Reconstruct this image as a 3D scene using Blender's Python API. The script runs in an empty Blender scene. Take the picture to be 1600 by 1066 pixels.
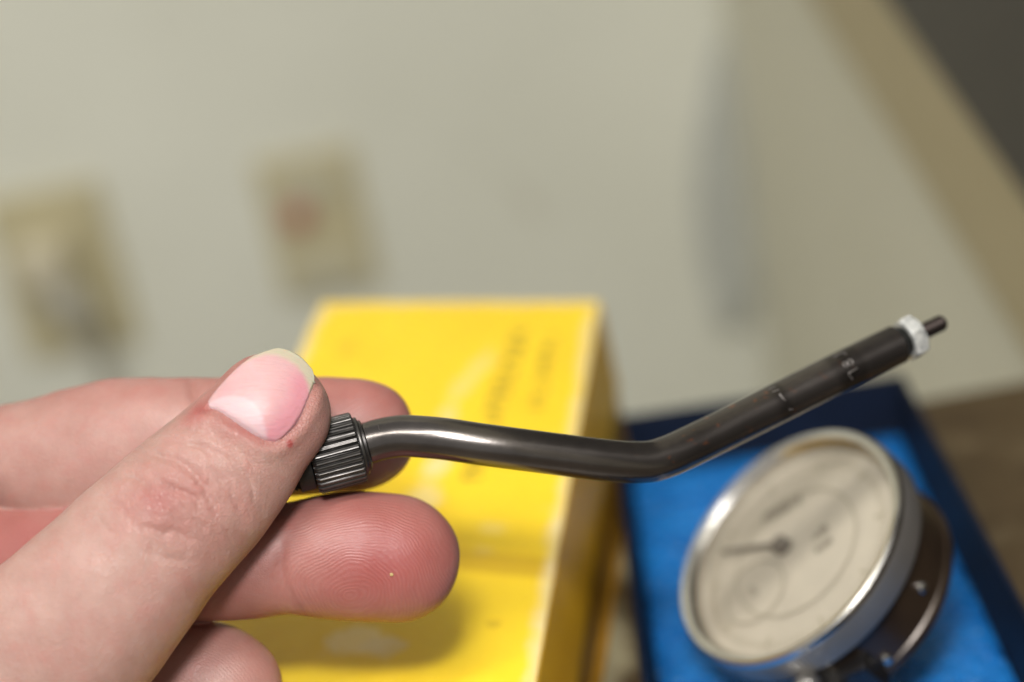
import bpy, bmesh, math, random
import numpy as np
from mathutils import Vector, Matrix
random.seed(4); rng = np.random.default_rng(4)
S = bpy.context.scene
COL = S.collection

# ------------------------------------------------------------------ camera
FPX = 1600*35/22.3                       # focal length in photo pixels
PITCH, ROLL = math.radians(22.7), math.radians(10.5)
CP = np.array([0, 0, .23])               # camera 23 cm above the table top (z = 0)
F = np.array([0, math.cos(PITCH), -math.sin(PITCH)])
U0 = np.array([0, math.sin(PITCH), math.cos(PITCH)])
CX = np.array([math.cos(ROLL), 0, 0]) - math.sin(ROLL)*U0
CY = np.array([math.sin(ROLL), 0, 0]) + math.cos(ROLL)*U0
cam = bpy.data.objects.new('camera', bpy.data.cameras.new('camera')); COL.objects.link(cam)
M4 = Matrix.Identity(4)
for i in range(3):
    M4[i][0], M4[i][1], M4[i][2], M4[i][3] = CX[i], CY[i], -F[i], CP[i]
cam.matrix_world = M4
cam.data.lens = 35; cam.data.sensor_width = 22.3
cam.data.clip_start = .01; cam.data.clip_end = 50
cam.data.dof.use_dof = True; cam.data.dof.focus_distance = .2985; cam.data.dof.aperture_fstop = 2.9
S.camera = cam

# ------------------------------------------------------------------ light
S.view_settings.view_transform = 'Standard'; S.view_settings.look = 'None'
S.view_settings.exposure = 0; S.view_settings.gamma = 1
W = bpy.data.worlds.new('World'); S.world = W; W.use_nodes = True
bg = W.node_tree.nodes['Background']; bg.inputs[0].default_value = (1, .985, .95, 1); bg.inputs[1].default_value = .43
def area(name, loc, target, sx, sy, power, col):
    l = bpy.data.lights.new(name, 'AREA'); l.shape = 'RECTANGLE'; l.size = sx; l.size_y = sy; l.energy = power; l.color = col
    o = bpy.data.objects.new(name, l); COL.objects.link(o); o.location = loc
    o.rotation_euler = (Vector(target)-Vector(loc)).to_track_quat('-Z', 'Y').to_euler(); return o
fl = CP + CY*.105 - CX*.03
area('camera_flash', fl, CP + F*.36 - CX*.01, .06, .035, 1.0, (1, .985, .97))
area('ceiling_and_fill_light', (.45, -.55, 1.9), (.1, .4, 0), 3.4, .22, 80, (1, .97, .91))
area('ceiling_and_fill_light', (.55, .30, 1.9), (.3, .35, 0), 3.4, .22, 56, (1, .97, .91))  # unseen second fixture, added as fill for the gauge, lid and wall

S.cycles.use_denoising = True
S.cycles.max_bounces = 6

# ------------------------------------------------------------------ helpers
def ray(x, y): return F + (x-800)/FPX*CX - (y-533)/FPX*CY
def P(x, y, D): return CP + D*ray(x, y)
def onz(x, y, z): r = ray(x, y); return CP + r*((z-CP[2])/r[2])
def ony(x, y, Y): r = ray(x, y); return CP + r*((Y-CP[1])/r[1])
def onx(x, y, X): r = ray(x, y); return CP + r*((X-CP[0])/r[0])
def topx(V):
    d = V-CP; D = d@F
    return 800+FPX*(d@CX)/D, 533-FPX*(d@CY)/D, D
def s2l(c): return tuple((v/255/12.92 if v/255 <= .04045 else ((v/255+.055)/1.055)**2.4) for v in c)

def tag(o, label=None, cat=None, group=None, kind=None):
    if label: o['label'] = label
    if cat: o['category'] = cat
    if group: o['group'] = group
    if kind: o['kind'] = kind
    return o
def link(name, me, mat, parent=None, mw=None, smooth=False):
    o = bpy.data.objects.new(name, me); COL.objects.link(o)
    if mat: me.materials.append(mat)
    if parent is not None: o.parent = parent
    if mw is not None: o.matrix_local = mw
    if smooth:
        me.polygons.foreach_set('use_smooth', [True]*len(me.polygons))
    return o
def obj(name, bm, mat, parent=None, mw=None, smooth=False, sharp=None):
    me = bpy.data.meshes.new(name); bmesh.ops.recalc_face_normals(bm, faces=bm.faces[:]); bm.to_mesh(me); bm.free()
    o = link(name, me, mat, parent, mw, smooth)
    if smooth and sharp: me.set_sharp_from_angle(angle=math.radians(sharp))
    return o
def pyobj(name, v, f, mat, parent=None, mw=None, smooth=False, sharp=None):
    me = bpy.data.meshes.new(name); me.from_pydata([tuple(map(float, q)) for q in v], [], f)
    bm = bmesh.new(); bm.from_mesh(me); bpy.data.meshes.remove(me)
    return obj(name, bm, mat, parent, mw, smooth, sharp)
def empty(name, loc, rot=None):
    o = bpy.data.objects.new(name, None); COL.objects.link(o); o.empty_display_size = .02
    if rot is None: o.location = loc
    else:
        m = Matrix(rot).to_4x4(); m.translation = loc; o.matrix_world = m
    return o
def box(bm, x0, x1, y0, y1, z0, z1, bev=0, seg=2):
    r = bmesh.ops.create_cube(bm, size=1)
    for v in r['verts']:
        v.co = Vector(((x0+x1)/2+v.co.x*(x1-x0), (y0+y1)/2+v.co.y*(y1-y0), (z0+z1)/2+v.co.z*(z1-z0)))
    if bev:
        es = list({e for v in r['verts'] for e in v.link_edges})
        bmesh.ops.bevel(bm, geom=es, offset=bev, segments=seg, affect='EDGES', profile=.6)
    return bm
def lathe(prof, n=96, fn=None):
    """prof: (r, z) list; axis z. fn(angle, r, z) -> r"""
    v, f = [], []
    for r, z in prof:
        for k in range(n):
            a = 2*math.pi*k/n; rr = fn(a, r, z) if fn else r
            v.append((rr*math.cos(a), rr*math.sin(a), z))
    m = len(prof)
    for i in range(m-1):
        for k in range(n):
            f.append((i*n+k, i*n+(k+1) % n, (i+1)*n+(k+1) % n, (i+1)*n+k))
    if prof[0][0] > 1e-6: f.append(tuple(range(n))[::-1])
    if prof[-1][0] > 1e-6: f.append(tuple(range((m-1)*n, m*n)))
    return v, f
def frame(axis, up):
    z = np.array(axis, float); z /= np.linalg.norm(z)
    x = np.cross(up, z); x /= np.linalg.norm(x); y = np.cross(z, x)
    m = Matrix(((x[0], y[0], z[0]), (x[1], y[1], z[1]), (x[2], y[2], z[2]))); return m
def xf(rot, loc):
    m = rot.to_4x4(); m.translation = Vector(loc); return m

class NT:
    def __init__(s, name):
        s.m = bpy.data.materials.new(name); s.m.use_nodes = True; s.t = s.m.node_tree
        s.b = s.t.nodes['Principled BSDF']; s.out = s.t.nodes['Material Output']
    def n(s, t, **k):
        d = s.t.nodes.new(t)
        for a, v in k.items():
            if a.startswith('i_'):
                key = a[2:]; key = int(key) if key.isdigit() else key.replace('_', ' ')
                d.inputs[key].default_value = v
            else: setattr(d, a, v)
        return d
    def l(s, a, b): s.t.links.new(a, b)
    def tex(s): 
        return s.n('ShaderNodeTexCoord').outputs['Object']
    def noise(s, scale, detail=4, rough=.6, vec=None, dist=0):
        d = s.n('ShaderNodeTexNoise'); d.inputs['Scale'].default_value = scale; d.inputs['Detail'].default_value = detail
        d.inputs['Roughness'].default_value = rough; d.inputs['Distortion'].default_value = dist
        s.l(vec if vec is not None else s.tex(), d.inputs['Vector']); return d.outputs['Fac']
    def ramp(s, fac, *stops):
        d = s.n('ShaderNodeValToRGB'); e = d.color_ramp.elements
        while len(e) < len(stops): e.new(.5)
        for q, (p, c) in zip(e, stops):
            q.position = p; q.color = (*c, 1) if len(c) == 3 else c
        s.l(fac, d.inputs[0]); return d.outputs[0]
    def mix(s, fac, a, b, mode='MIX'):
        d = s.n('ShaderNodeMix', data_type='RGBA', blend_type=mode)
        for val, ix in ((fac, 0), (a, 6), (b, 7)):
            if isinstance(val, bpy.types.NodeSocket): s.l(val, d.inputs[ix])
            else: d.inputs[ix].default_value = val if ix == 0 else (*val, 1)
        return d.outputs[2]
    def math(s, op, a, b=None, c=None):
        d = s.n('ShaderNodeMath', operation=op)
        for i, v in enumerate((a, b, c)):
            if v is None: continue
            if isinstance(v, bpy.types.NodeSocket): s.l(v, d.inputs[i])
            else: d.inputs[i].default_value = v
        return d.outputs[0]
    def attr(s, name):
        return s.n('ShaderNodeAttribute', attribute_name=name)
    def bump(s, h, dist, strength=1, prev=None):
        d = s.n('ShaderNodeBump'); d.inputs['Distance'].default_value = dist; d.inputs['Strength'].default_value = strength
        s.l(h, d.inputs['Height'])
        if prev is not None: s.l(prev, d.inputs['Normal'])
        s.l(d.outputs[0], s.b.inputs['Normal']); return d.outputs[0]
    def col(s, c):
        if isinstance(c, bpy.types.NodeSocket): s.l(c, s.b.inputs['Base Color'])
        else: s.b.inputs['Base Color'].default_value = (*c, 1)
        return s
    def set(s, rough=None, metal=None, spec=None, **k):
        if rough is not None:
            if isinstance(rough, bpy.types.NodeSocket): s.l(rough, s.b.inputs['Roughness'])
            else: s.b.inputs['Roughness'].default_value = rough
        if metal is not None: s.b.inputs['Metallic'].default_value = metal
        if spec is not None: s.b.inputs['Specular IOR Level'].default_value = spec
        for a, v in k.items(): s.b.inputs[a.replace('_', ' ')].default_value = v
        return s

def plain(name, c, rough=.5, metal=0, var=.12, scale=60, spec=None):
    t = NT(name); nz = t.noise(scale, 5)
    a = tuple(x*(1-var) for x in c); b = tuple(min(1, x*(1+var)) for x in c)
    t.col(t.ramp(nz, (.3, a), (.7, b))).set(rough, metal, spec); return t.m

# ------------------------------------------------------------------ room
YW, XW = 1.10, .1855
def wallmat():
    t = NT('wall_paint')
    nz = t.noise(5, 4); c = t.ramp(nz, (.3, (.70, .70, .60)), (.7, (.76, .76, .66)))
    sp = t.noise(23, 2); c = t.mix(t.ramp(sp, (.68, (0, 0, 0)), (.76, (.35, .35, .35))), c, (.40, .35, .26))
    t.col(c).set(.6); t.bump(t.noise(900, 3), .0006, .5); return t.m
m_wall = wallmat()
bm = box(bmesh.new(), -2.2, XW+.1, YW, YW+.1, -.75, 1.6); tag(obj('wall_back', bm, m_wall), kind='structure')
bm = box(bmesh.new(), XW, XW+.1, -.6, YW-.002, -.75, 1.6)
t = NT('side_wall_paint'); t.col(t.ramp(t.noise(5, 4), (.3, (.67, .64, .50)), (.7, (.72, .69, .55)))).set(.6)
tag(obj('wall_right', bm, t.m), kind='structure')
bm = box(bmesh.new(), -2.2, XW+.1, -1, YW+.1, -.80, -.752); tag(obj('floor', bm, plain('floor_vinyl', (.25, .22, .18), .5)), kind='structure')

# table with a worn laminate top
t = NT('table_laminate')
n1 = t.noise(22, 6, .65); n2 = t.noise(75, 5, .6)
c = t.ramp(n1, (.32, (.065, .042, .021)), (.5, (.09, .062, .031)), (.68, (.17, .13, .075)))
c = t.mix(t.ramp(n2, (.5, (0, 0, 0)), (.7, (.7, .7, .7))), c, (.05, .032, .016))
tcx = t.n('ShaderNodeSeparateXYZ'); t.l(t.tex(), tcx.inputs[0])
def worn(px_, py_, rx, ry):
    q = onz(px_, py_, 0) - np.array([0, .1, 0])                       # table coordinates
    x = t.math('MULTIPLY', t.math('SUBTRACT', tcx.outputs[0], float(q[0])), 1/rx); y = t.math('MULTIPLY', t.math('SUBTRACT', tcx.outputs[1], float(q[1])), 1/ry)
    rr = t.math('SQRT', t.math('ADD', t.math('POWER', x, 2), t.math('POWER', y, 2)))
    rr = t.math('ADD', rr, t.math('MULTIPLY', t.math('SUBTRACT', t.noise(130, 4, .7), .5), 1.5))
    return t.ramp(rr, (.35, (.9, .9, .9)), (1, (0, 0, 0)))
for args in ((955, 1000, .007, .022), (925, 1080, .008, .02), (975, 880, .004, .012)): c = t.mix(worn(*args), c, (.36, .32, .20))
t.col(c).set(.38); m_table = t.m
e0, e1 = onz(1450, 640, 0), onz(1600, 580, 0)
tb = empty('work_table', (0, .1, -.75)); tag(tb, 'brown speckled work table under the yellow box and blue case', 'table')
def tp(z): return (0, 0, z)
bm = box(bmesh.new(), -1.1, XW-.004, -.5, .345, .715, .75, .003); obj('table_top', bm, m_table, tb)
m_leg = plain('table_leg_steel', (.08, .08, .085), .4, .6)
for x in (-1.04, XW-.06):
    for y in (-.45, .29):
        bm = box(bmesh.new(), x-.02, x+.02, y-.02, y+.02, 0, .714, .002); obj('leg', bm, m_leg, tb)

# wall plates
def screw(parent, m, x, z, y=-.0062):
    bm = bmesh.new(); v, f = lathe([(0.0001, 0), (.0032, 0), (.0036, -.0008), (.0036, -.002)], 16)
    rot = Matrix.Rotation(math.radians(90), 3, 'X')
    return pyobj('screw', v, f, m, parent, xf(rot, (x, y, z)), True, 40)
m_ivory = plain('ivory_plastic', (.52, .465, .29), .4, 0, .06)
m_ivory2 = plain('pale_ivory_plastic', (.53, .475, .30), .4, 0, .06)
m_slot = plain('slot_shadow_plastic', (.05, .045, .035), .6)
m_screw = plain('plate_screw', (.35, .33, .27), .4, .5)
def plate_at(name, pts):
    q = [ony(*p, YW) for p in pts]; c = sum(q)/4
    return empty(name, (c[0], YW-.0005, c[2]))
wo = plate_at('wall_outlet', [(0, 320), (150, 280), (230, 520), (70, 550)])
wo.scale = (1.16, 1, 1.04); wo.location.x -= .0065
tag(wo, 'olive ivory wall outlet plate with a plug in its upper socket', 'wall outlet')
bm = box(bmesh.new(), -.0355, .0355, -.006, 0, -.059, .059, .0025); obj('plate', bm, m_ivory, wo)
for z in (.0195, -.0195):
    bm = box(bmesh.new(), -.0168, .0168, -.0078, -.0039, z-.0143, z+.0143, .002); s = obj('socket', bm, m_ivory, wo)
    for x in (-.0064, .0064):
        bm = box(bmesh.new(), x-.0012, x+.0012, -.0085, -.0075, z-.001, z+.008); obj('slot', bm, m_slot, s)
screw(wo, m_screw, 0, 0)
wp = plate_at('wall_plate', [(403, 255), (548, 225), (590, 440), (440, 460)])
tag(wp, 'pale ivory wall plate with a red button left of centre', 'wall plate')
bm = box(bmesh.new(), -.035, .035, -.006, 0, -.052, .052, .0025); obj('plate', bm, m_ivory2, wp)
m_grey = plain('grey_ivory_insert', (.53, .50, .36), .5, 0, .06)
bm = box(bmesh.new(), -.023, .023, -.0085, -.0039, .019, .041, .002); obj('insert', bm, m_grey, wp)
bm = box(bmesh.new(), -.026, .024, -.0085, -.0039, -.046, -.024, .002); obj('insert', bm, m_grey, wp)
bt = ony(466, 332, YW)
v, f = lathe([(.0095, 0), (.0095, .005), (.0075, .007), (.0001, .0074)], 24)
pyobj('button', v, f, plain('red_button', (.46, .17, .13), .4), wp, xf(Matrix.Rotation(math.radians(90), 3, 'X'), (bt[0]-wp.location.x, -.0062, bt[2]-wp.location.z)), True, 40)
screw(wp, m_screw, 0, .046); screw(wp, m_screw, 0, -.0495)

# plug in the outlet, with its cord
pg = empty('power_plug', (wo.location.x-.002, YW-.009, wo.location.z+.016))
tag(pg, 'cream power plug with grey cord hanging from the wall outlet', 'plug')
bm = box(bmesh.new(), -.019, .015, -.034, .001, -.014, .015, .005, 3); obj('plug_body', bm, plain('cream_plastic', (.60, .545, .40), .4), pg, None, True)
def tube(path, rad, n=16, cap=True):
    path = [np.array(q, float) for q in path]; v, f = [], []
    t0 = path[1]-path[0]; up = np.array([.3, .2, 1.0]); up -= t0*(up@t0)/(t0@t0); up /= np.linalg.norm(up)
    for i, q in enumerate(path):
        a = path[max(i-1, 0)]; b = path[min(i+1, len(path)-1)]; tt = (b-a)/np.linalg.norm(b-a)
        up = up - tt*(up@tt); up /= np.linalg.norm(up); s = np.cross(tt, up)
        r = rad(i/(len(path)-1)) if callable(rad) else rad
        for k in range(n):
            an = 2*math.pi*k/n; v.append(q + r*(math.cos(an)*up + math.sin(an)*s))
    for i in range(len(path)-1):
        for k in range(n): f.append((i*n+k, i*n+(k+1) % n, (i+1)*n+(k+1) % n, (i+1)*n+k))
    if cap: f.append(tuple(range(n))[::-1]); f.append(tuple(range((len(path)-1)*n, len(path)*n)))
    return v, f
def catmull(pts, per=10):
    """smooth curve through pts (positions in the first columns), tangents weighted by chord length"""
    pts = np.array(pts, float); k_ = min(pts.shape[1], 2 if pts.shape[1] == 5 else 3)
    L = np.linalg.norm(np.diff(pts[:, :k_], axis=0), axis=1)+1e-12; sl = np.diff(pts, axis=0)/L[:, None]
    m = np.vstack([sl[:1], (sl[:-1]*L[1:, None]+sl[1:]*L[:-1, None])/(L[1:]+L[:-1])[:, None], sl[-1:]]); out = []
    for i in range(len(pts)-1):
        for k in range(per):
            s = k/per; h = (2*s**3-3*s*s+1, s**3-2*s*s+s, -2*s**3+3*s*s, s**3-s*s)
            out.append(h[0]*pts[i]+h[1]*m[i]*L[i]+h[2]*pts[i+1]+h[3]*m[i+1]*L[i])
    out.append(pts[-1]); return np.array(out)
m_cord = plain('grey_cord', (.46, .44, .37), .5)
v, f = tube(catmull([(.004, -.028, -.012), (.010, -.032, -.03), (.013, -.022, -.055), (.016, -.012, -.09), (.02, -.008, -.2), (.03, -.006, -.5)], 8), .0055, 12); obj_c = pyobj('cord', v, f, m_cord, pg, None, True)
v, f = tube(catmull([(.002, -.020, -.012), (.008, -.024, -.028), (.014, -.017, -.045)], 6), .012, 14); pyobj('strain_relief', v, f, m_cord, pg, None, True)

# flat grey strip, its colour painting a soft shadow down the corner
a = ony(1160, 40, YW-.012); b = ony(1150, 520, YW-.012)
cc = empty('shade_strip', (a[0], YW-.002, a[2])); tag(cc, 'pale blue grey strip painting the soft shade down the wall corner', 'shade strip')
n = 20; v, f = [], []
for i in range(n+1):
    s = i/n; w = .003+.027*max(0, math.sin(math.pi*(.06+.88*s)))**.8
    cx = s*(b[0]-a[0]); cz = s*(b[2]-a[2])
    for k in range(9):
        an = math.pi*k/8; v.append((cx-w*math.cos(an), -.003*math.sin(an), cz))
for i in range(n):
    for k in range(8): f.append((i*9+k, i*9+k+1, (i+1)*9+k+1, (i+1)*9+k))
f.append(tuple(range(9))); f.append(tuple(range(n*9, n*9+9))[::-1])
pyobj('strip_face', v, f, plain('shade_strip_grey', (.48, .49, .44), .6), cc, None, True)

# board and dark panel on the right wall
q0, q1, r0, r1 = onx(1264, 0, XW-.008), onx(1600, 548, XW-.008), onx(1382, 10, XW-.010), onx(1600, 270, XW-.010)
d = (q1-q0)/np.linalg.norm(q1-q0); up = np.array([0, -d[2], d[1]]); up = up if up[2] > 0 else -up
q0 = q0+np.array([.008, 0, 0])
wd = abs((r0-q0)@up)
rotb = Matrix(((0, d[0], up[0]), (0, d[1], up[1]), (0, d[2], up[2]))); rotb[0][0] = 1
t = NT('tan_wood'); mp = t.n('ShaderNodeMapping'); mp.inputs['Scale'].default_value = (20, 3, 60); t.l(t.tex(), mp.inputs[0])
t.col(t.ramp(t.noise(4, 5, .6, mp.outputs[0], 1), (.3, (.40, .33, .18)), (.7, (.48, .40, .235)))).set(.5)
bd = box(bmesh.new(), -.008, 0, -.5, .75, 0, wd, .002)
tag(obj('wooden_board', bd, t.m, None, xf(rotb, q0)), 'tan wooden board fixed slanting along the right wall', 'board')
pn = box(bmesh.new(), -.010, 0, -.5, .75, wd+.002, wd+.5, .003)
tag(obj('wall_panel', pn, plain('charcoal_panel', (.036, .029, .021), .5), None, xf(rotb, q0)), 'charcoal grey panel above the tan wooden board', 'panel')

# ------------------------------------------------------------------ yellow box
d1 = ray(1191, -1046); d1 /= np.linalg.norm(d1)
aa = CX - F/6.5; aa -= d1*(aa@d1); aa /= np.linalg.norm(aa)
Bc = P(938, 468, .462)
# far left corner: on the ray of (503,463)
rA = ray(505, 463); nn = np.cross(aa, d1)
A_ = CP + rA*(((Bc-CP)@nn)/(rA@nn)); BW = float((Bc-A_)@aa); BL, BH = .20, .054
rotx = Matrix(((aa[0], d1[0], nn[0]), (aa[1], d1[1], nn[1]), (aa[2], d1[2], nn[2])))
yb = empty('cardboard_box', Bc, rotx); tag(yb, 'worn yellow cardboard box behind the hand with dark smudged print', 'cardboard box')
t = NT('yellow_card')
tc = t.tex(); sep = t.n('ShaderNodeSeparateXYZ'); t.l(tc, sep.inputs[0])
c = t.ramp(t.noise(40, 5, .6), (.3, (.86, .57, .014)), (.7, (.92, .65, .020)))
# scuffed pale patches, orange dirt
sc = t.noise(34, 5, .7); c = t.mix(t.ramp(sc, (.63, (0, 0, 0)), (.72, (.55, .55, .55))), c, (.80, .66, .30))
dt = t.noise(18, 6, .7, None, .4); c = t.mix(t.ramp(dt, (.60, (0, 0, 0)), (.78, (.5, .5, .5))), c, (.60, .33, .01))
def blob(px_, py_, rx, ry, rot=0, soft=.5):
    """mask around a spot on the lid, position and radii in metres on the card"""
    r = ray(px_, py_); q = CP + r*(((Bc-CP)@nn)/(r@nn)) - Bc
    u, v_ = float(q@aa), float(q@d1)
    x = t.math('SUBTRACT', sep.outputs[0], u); y = t.math('SUBTRACT', sep.outputs[1], v_)
    ca, sa = math.cos(rot), math.sin(rot)
    xr = t.math('ADD', t.math('MULTIPLY', x, ca/rx), t.math('MULTIPLY', y, sa/rx))
    yr = t.math('ADD', t.math('MULTIPLY', x, -sa/ry), t.math('MULTIPLY', y, ca/ry))
    rr = t.math('SQRT', t.math('ADD', t.math('POWER', xr, 2), t.math('POWER', yr, 2)))
    rr = t.math('ADD', rr, t.math('MULTIPLY', t.math('SUBTRACT', t.noise(160, 4, .7), .5), 1.6))
    mr = t.n('ShaderNodeMapRange', interpolation_type='SMOOTHSTEP'); mr.inputs[1].default_value = 1-soft; mr.inputs[2].default_value = 1
    mr.inputs[3].default_value = 1; mr.inputs[4].default_value = 0; t.l(rr, mr.inputs[0]); return mr.outputs[0]
PALE, INK = (.82, .70, .42), (.16, .09, .008)
for args, colr, k in [((560, 1000, .009, .006, .2), (.97, .84, .46), .6), ((690, 720, .004, .012, -.3), PALE, .6), ((735, 590, .0035, .017, -.3), PALE, .3),
                      ((665, 775, .005, .008), PALE, .5), ((770, 825, .004, .003), PALE, .25), ((755, 862, .003, .0025), PALE, .2), ((700, 650, .003, .008), PALE, .4),
                      ((600, 1010, .006, .004), PALE, .5), ((770, 975, .002, .0016), (.55, .33, .01), .6), ((545, 545, .003, .006), (.62, .40, .01), .5)]:
    c = t.mix(t.math('MULTIPLY', blob(*args), k), c, colr)
# two lines of worn print, broken into word-like clumps
for (x0, y0, x1, y1, hw, k) in [(815, 515, 735, 750, .0024, .8), (862, 520, 838, 640, .0017, .65)]:
    qs = []
    for (px_, py_) in ((x0, y0), (x1, y1)):
        r = ray(px_, py_); q = CP + r*(((Bc-CP)@nn)/(r@nn)) - Bc; qs.append((float(q@aa), float(q@d1)))
    (u0, v0), (u1, v1) = qs; L = math.hypot(u1-u0, v1-v0); eu, ev = (u1-u0)/L, (v1-v0)/L
    x = t.math('SUBTRACT', sep.outputs[0], u0); y = t.math('SUBTRACT', sep.outputs[1], v0)
    al = t.math('ADD', t.math('MULTIPLY', x, eu), t.math('MULTIPLY', y, ev)); ac = t.math('ABSOLUTE', t.math('ADD', t.math('MULTIPLY', x, -ev), t.math('MULTIPLY', y, eu)))
    m = t.math('LESS_THAN', ac, hw); m = t.math('MULTIPLY', m, t.math('GREATER_THAN', al, 0)); m = t.math('MULTIPLY', m, t.math('LESS_THAN', al, L))
    stv = t.n('ShaderNodeMapping'); stv.inputs['Scale'].default_value = (90, 260, 1); t.l(tc, stv.inputs[0])
    m = t.math('MULTIPLY', m, t.ramp(t.noise(2, 2, .5, stv.outputs[0]), (.47, (0, 0, 0)), (.56, (1, 1, 1))))
    c = t.mix(t.math('MULTIPLY', m, k), c, INK)
# darker stripe across the card
r = ray(790, 907); q = CP + r*(((Bc-CP)@nn)/(r@nn)) - Bc
yy = t.math('ADD', t.math('SUBTRACT', sep.outputs[1], float(q@d1)), t.math('MULTIPLY', sep.outputs[0], .12))
st = t.math('SUBTRACT', 1, t.math('MULTIPLY', t.math('ABSOLUTE', t.math('ADD', yy, -.0042)), 1/.0042)); st = t.ramp(st, (0, (0, 0, 0)), (.3, (1, 1, 1)))
c = t.mix(t.math('MULTIPLY', st, .75), c, (.60, .36, .008))
# worn pale edges (real fibre showing along the rim)
ed = t.math('MINIMUM', t.math('ABSOLUTE', sep.outputs[0]), t.math('ABSOLUTE', sep.outputs[1]))
ed = t.math('MINIMUM', ed, t.math('ABSOLUTE', t.math('ADD', sep.outputs[0], BW)))
ed = t.math('MAXIMUM', ed, t.math('ABSOLUTE', sep.outputs[2]))
ed = t.math('ADD', ed, t.math('MULTIPLY', t.math('SUBTRACT', t.noise(70, 5, .7), .5), .008))
c = t.mix(t.ramp(ed, (0.0, (.7, .7, .7)), (.0018, (0, 0, 0))), c, (.80, .70, .48))
t.col(c).set(.42); t.bump(t.noise(250, 4), .0004, .6); m_yel = t.m
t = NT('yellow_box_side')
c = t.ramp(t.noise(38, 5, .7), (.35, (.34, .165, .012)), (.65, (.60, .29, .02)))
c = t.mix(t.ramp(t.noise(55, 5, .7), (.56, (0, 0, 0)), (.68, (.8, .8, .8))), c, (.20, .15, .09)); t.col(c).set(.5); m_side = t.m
bm = box(bmesh.new(), -BW, 0, -BL, 0, -.028, 0, .0012); sh = np.array([0, 0, 1.]) - nn; sh = np.array([sh@aa, sh@d1, sh@nn])          # the skirt hangs plumb although the top sags
for q in bm.verts:
    z_ = q.co.z; q.co.x += sh[0]*z_ - (.0 if q.co.x < -.04 else .055*z_); q.co.y += sh[1]*z_; q.co.z += sh[2]*z_
lid = obj('lid', bm, m_yel, yb)
t = NT('shaded_card_side'); c = t.ramp(t.noise(45, 5, .65), (.3, (.76, .40, .016)), (.7, (.88, .50, .022)))  # same card as the lid; its less lit, oranger tone is painted in
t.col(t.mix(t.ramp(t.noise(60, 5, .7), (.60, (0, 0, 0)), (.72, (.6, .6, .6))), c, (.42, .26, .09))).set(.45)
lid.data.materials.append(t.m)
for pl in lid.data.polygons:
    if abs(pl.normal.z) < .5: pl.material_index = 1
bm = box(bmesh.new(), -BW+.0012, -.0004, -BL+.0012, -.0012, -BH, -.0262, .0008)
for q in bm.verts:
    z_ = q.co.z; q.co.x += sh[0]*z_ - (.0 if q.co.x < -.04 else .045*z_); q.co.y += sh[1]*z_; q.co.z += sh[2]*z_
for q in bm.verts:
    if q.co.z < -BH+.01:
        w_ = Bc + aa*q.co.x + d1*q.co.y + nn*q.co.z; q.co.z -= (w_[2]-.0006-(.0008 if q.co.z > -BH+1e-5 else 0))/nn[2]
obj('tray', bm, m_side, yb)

# ------------------------------------------------------------------ blue case
ang = math.radians(-4.5)
cs = empty('storage_case', (.0245, .4285, .0005)); cs.rotation_euler = (0, 0, ang)
tag(cs, 'open blue plastic case on the table holding the dial gauge', 'case')
m_navy = plain('navy_shell', (.0022, .0065, .020), .6, 0, .2, spec=.25)
t = NT('blue_liner'); nz = t.noise(300, 4)
c = t.ramp(t.noise(70, 6, .7), (.25, (.003, .105, .40)), (.75, (.018, .24, .68)))
c = t.mix(t.ramp(t.noise(420, 2, .5), (.69, (0, 0, 0)), (.73, (.8, .8, .8))), c, (.35, .55, .75))  # pale specks: sparkle of the gloss painted into the colour
t.col(c).set(t.math('MULTIPLY_ADD', t.noise(90, 4), .3, .12)); t.bump(nz, .0022, 1); m_blue = t.m
CW, CLn, CH, TH = .0865, .19, .0205, .0022
shell = bmesh.new()
vv = [(0, 0), (CW, 0), (CW, -CLn), (0, -CLn)]; ins = .0015; tap = .0018
def ringv(off, z): return [shell.verts.new((x+(off if x == 0 else -off), y+(off if y < 0 else -off), z)) for x, y in vv]
R_ = [ringv(.003, 0), ringv(0, CH), ringv(ins, CH), ringv(ins+tap, .0025)]
shell.faces.new(R_[0]); shell.faces.new(R_[3][::-1])
for a_, b_ in zip(R_, R_[1:]):
    for k in range(4): shell.faces.new((a_[k], a_[(k+1) % 4], b_[(k+1) % 4], b_[k]))
so = obj('shell', shell, m_navy, cs); bv = so.modifiers.new('bevel', 'BEVEL'); bv.width = .0009; bv.segments = 2
ln = bmesh.new(); off = ins+tap+.0004
nx, ny = 24, 44; g = []
for j in range(ny+1):
    for i in range(nx+1):
        x = off+(CW-2*off)*i/nx; y = -off-(CLn-2*off)*j/ny
        e = min(i, nx-i, (j), (ny-j)); z = .0040 + (.0012*math.sin(x*150+1)*math.sin(y*95) if e > 1 else -.001)
        g.append(ln.verts.new((x, y, z)))
for j in range(ny):
    for i in range(nx): ln.faces.new((g[j*(nx+1)+i], g[j*(nx+1)+i+1], g[(j+1)*(nx+1)+i+1], g[(j+1)*(nx+1)+i]))
lo = obj('liner', ln, m_blue, cs, None, True); sl = lo.modifiers.new('solid', 'SOLIDIFY'); sl.thickness = .002; sl.offset = -1

# ------------------------------------------------------------------ dial gauge
GD = .360; gc = P(1225, 848, GD); RG = 213/FPX*GD
tilt = math.radians(51.5)
gn = -F*math.cos(tilt) + math.sin(tilt)*(CX*math.cos(math.radians(140)) + CY*math.sin(math.radians(140)))
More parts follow.
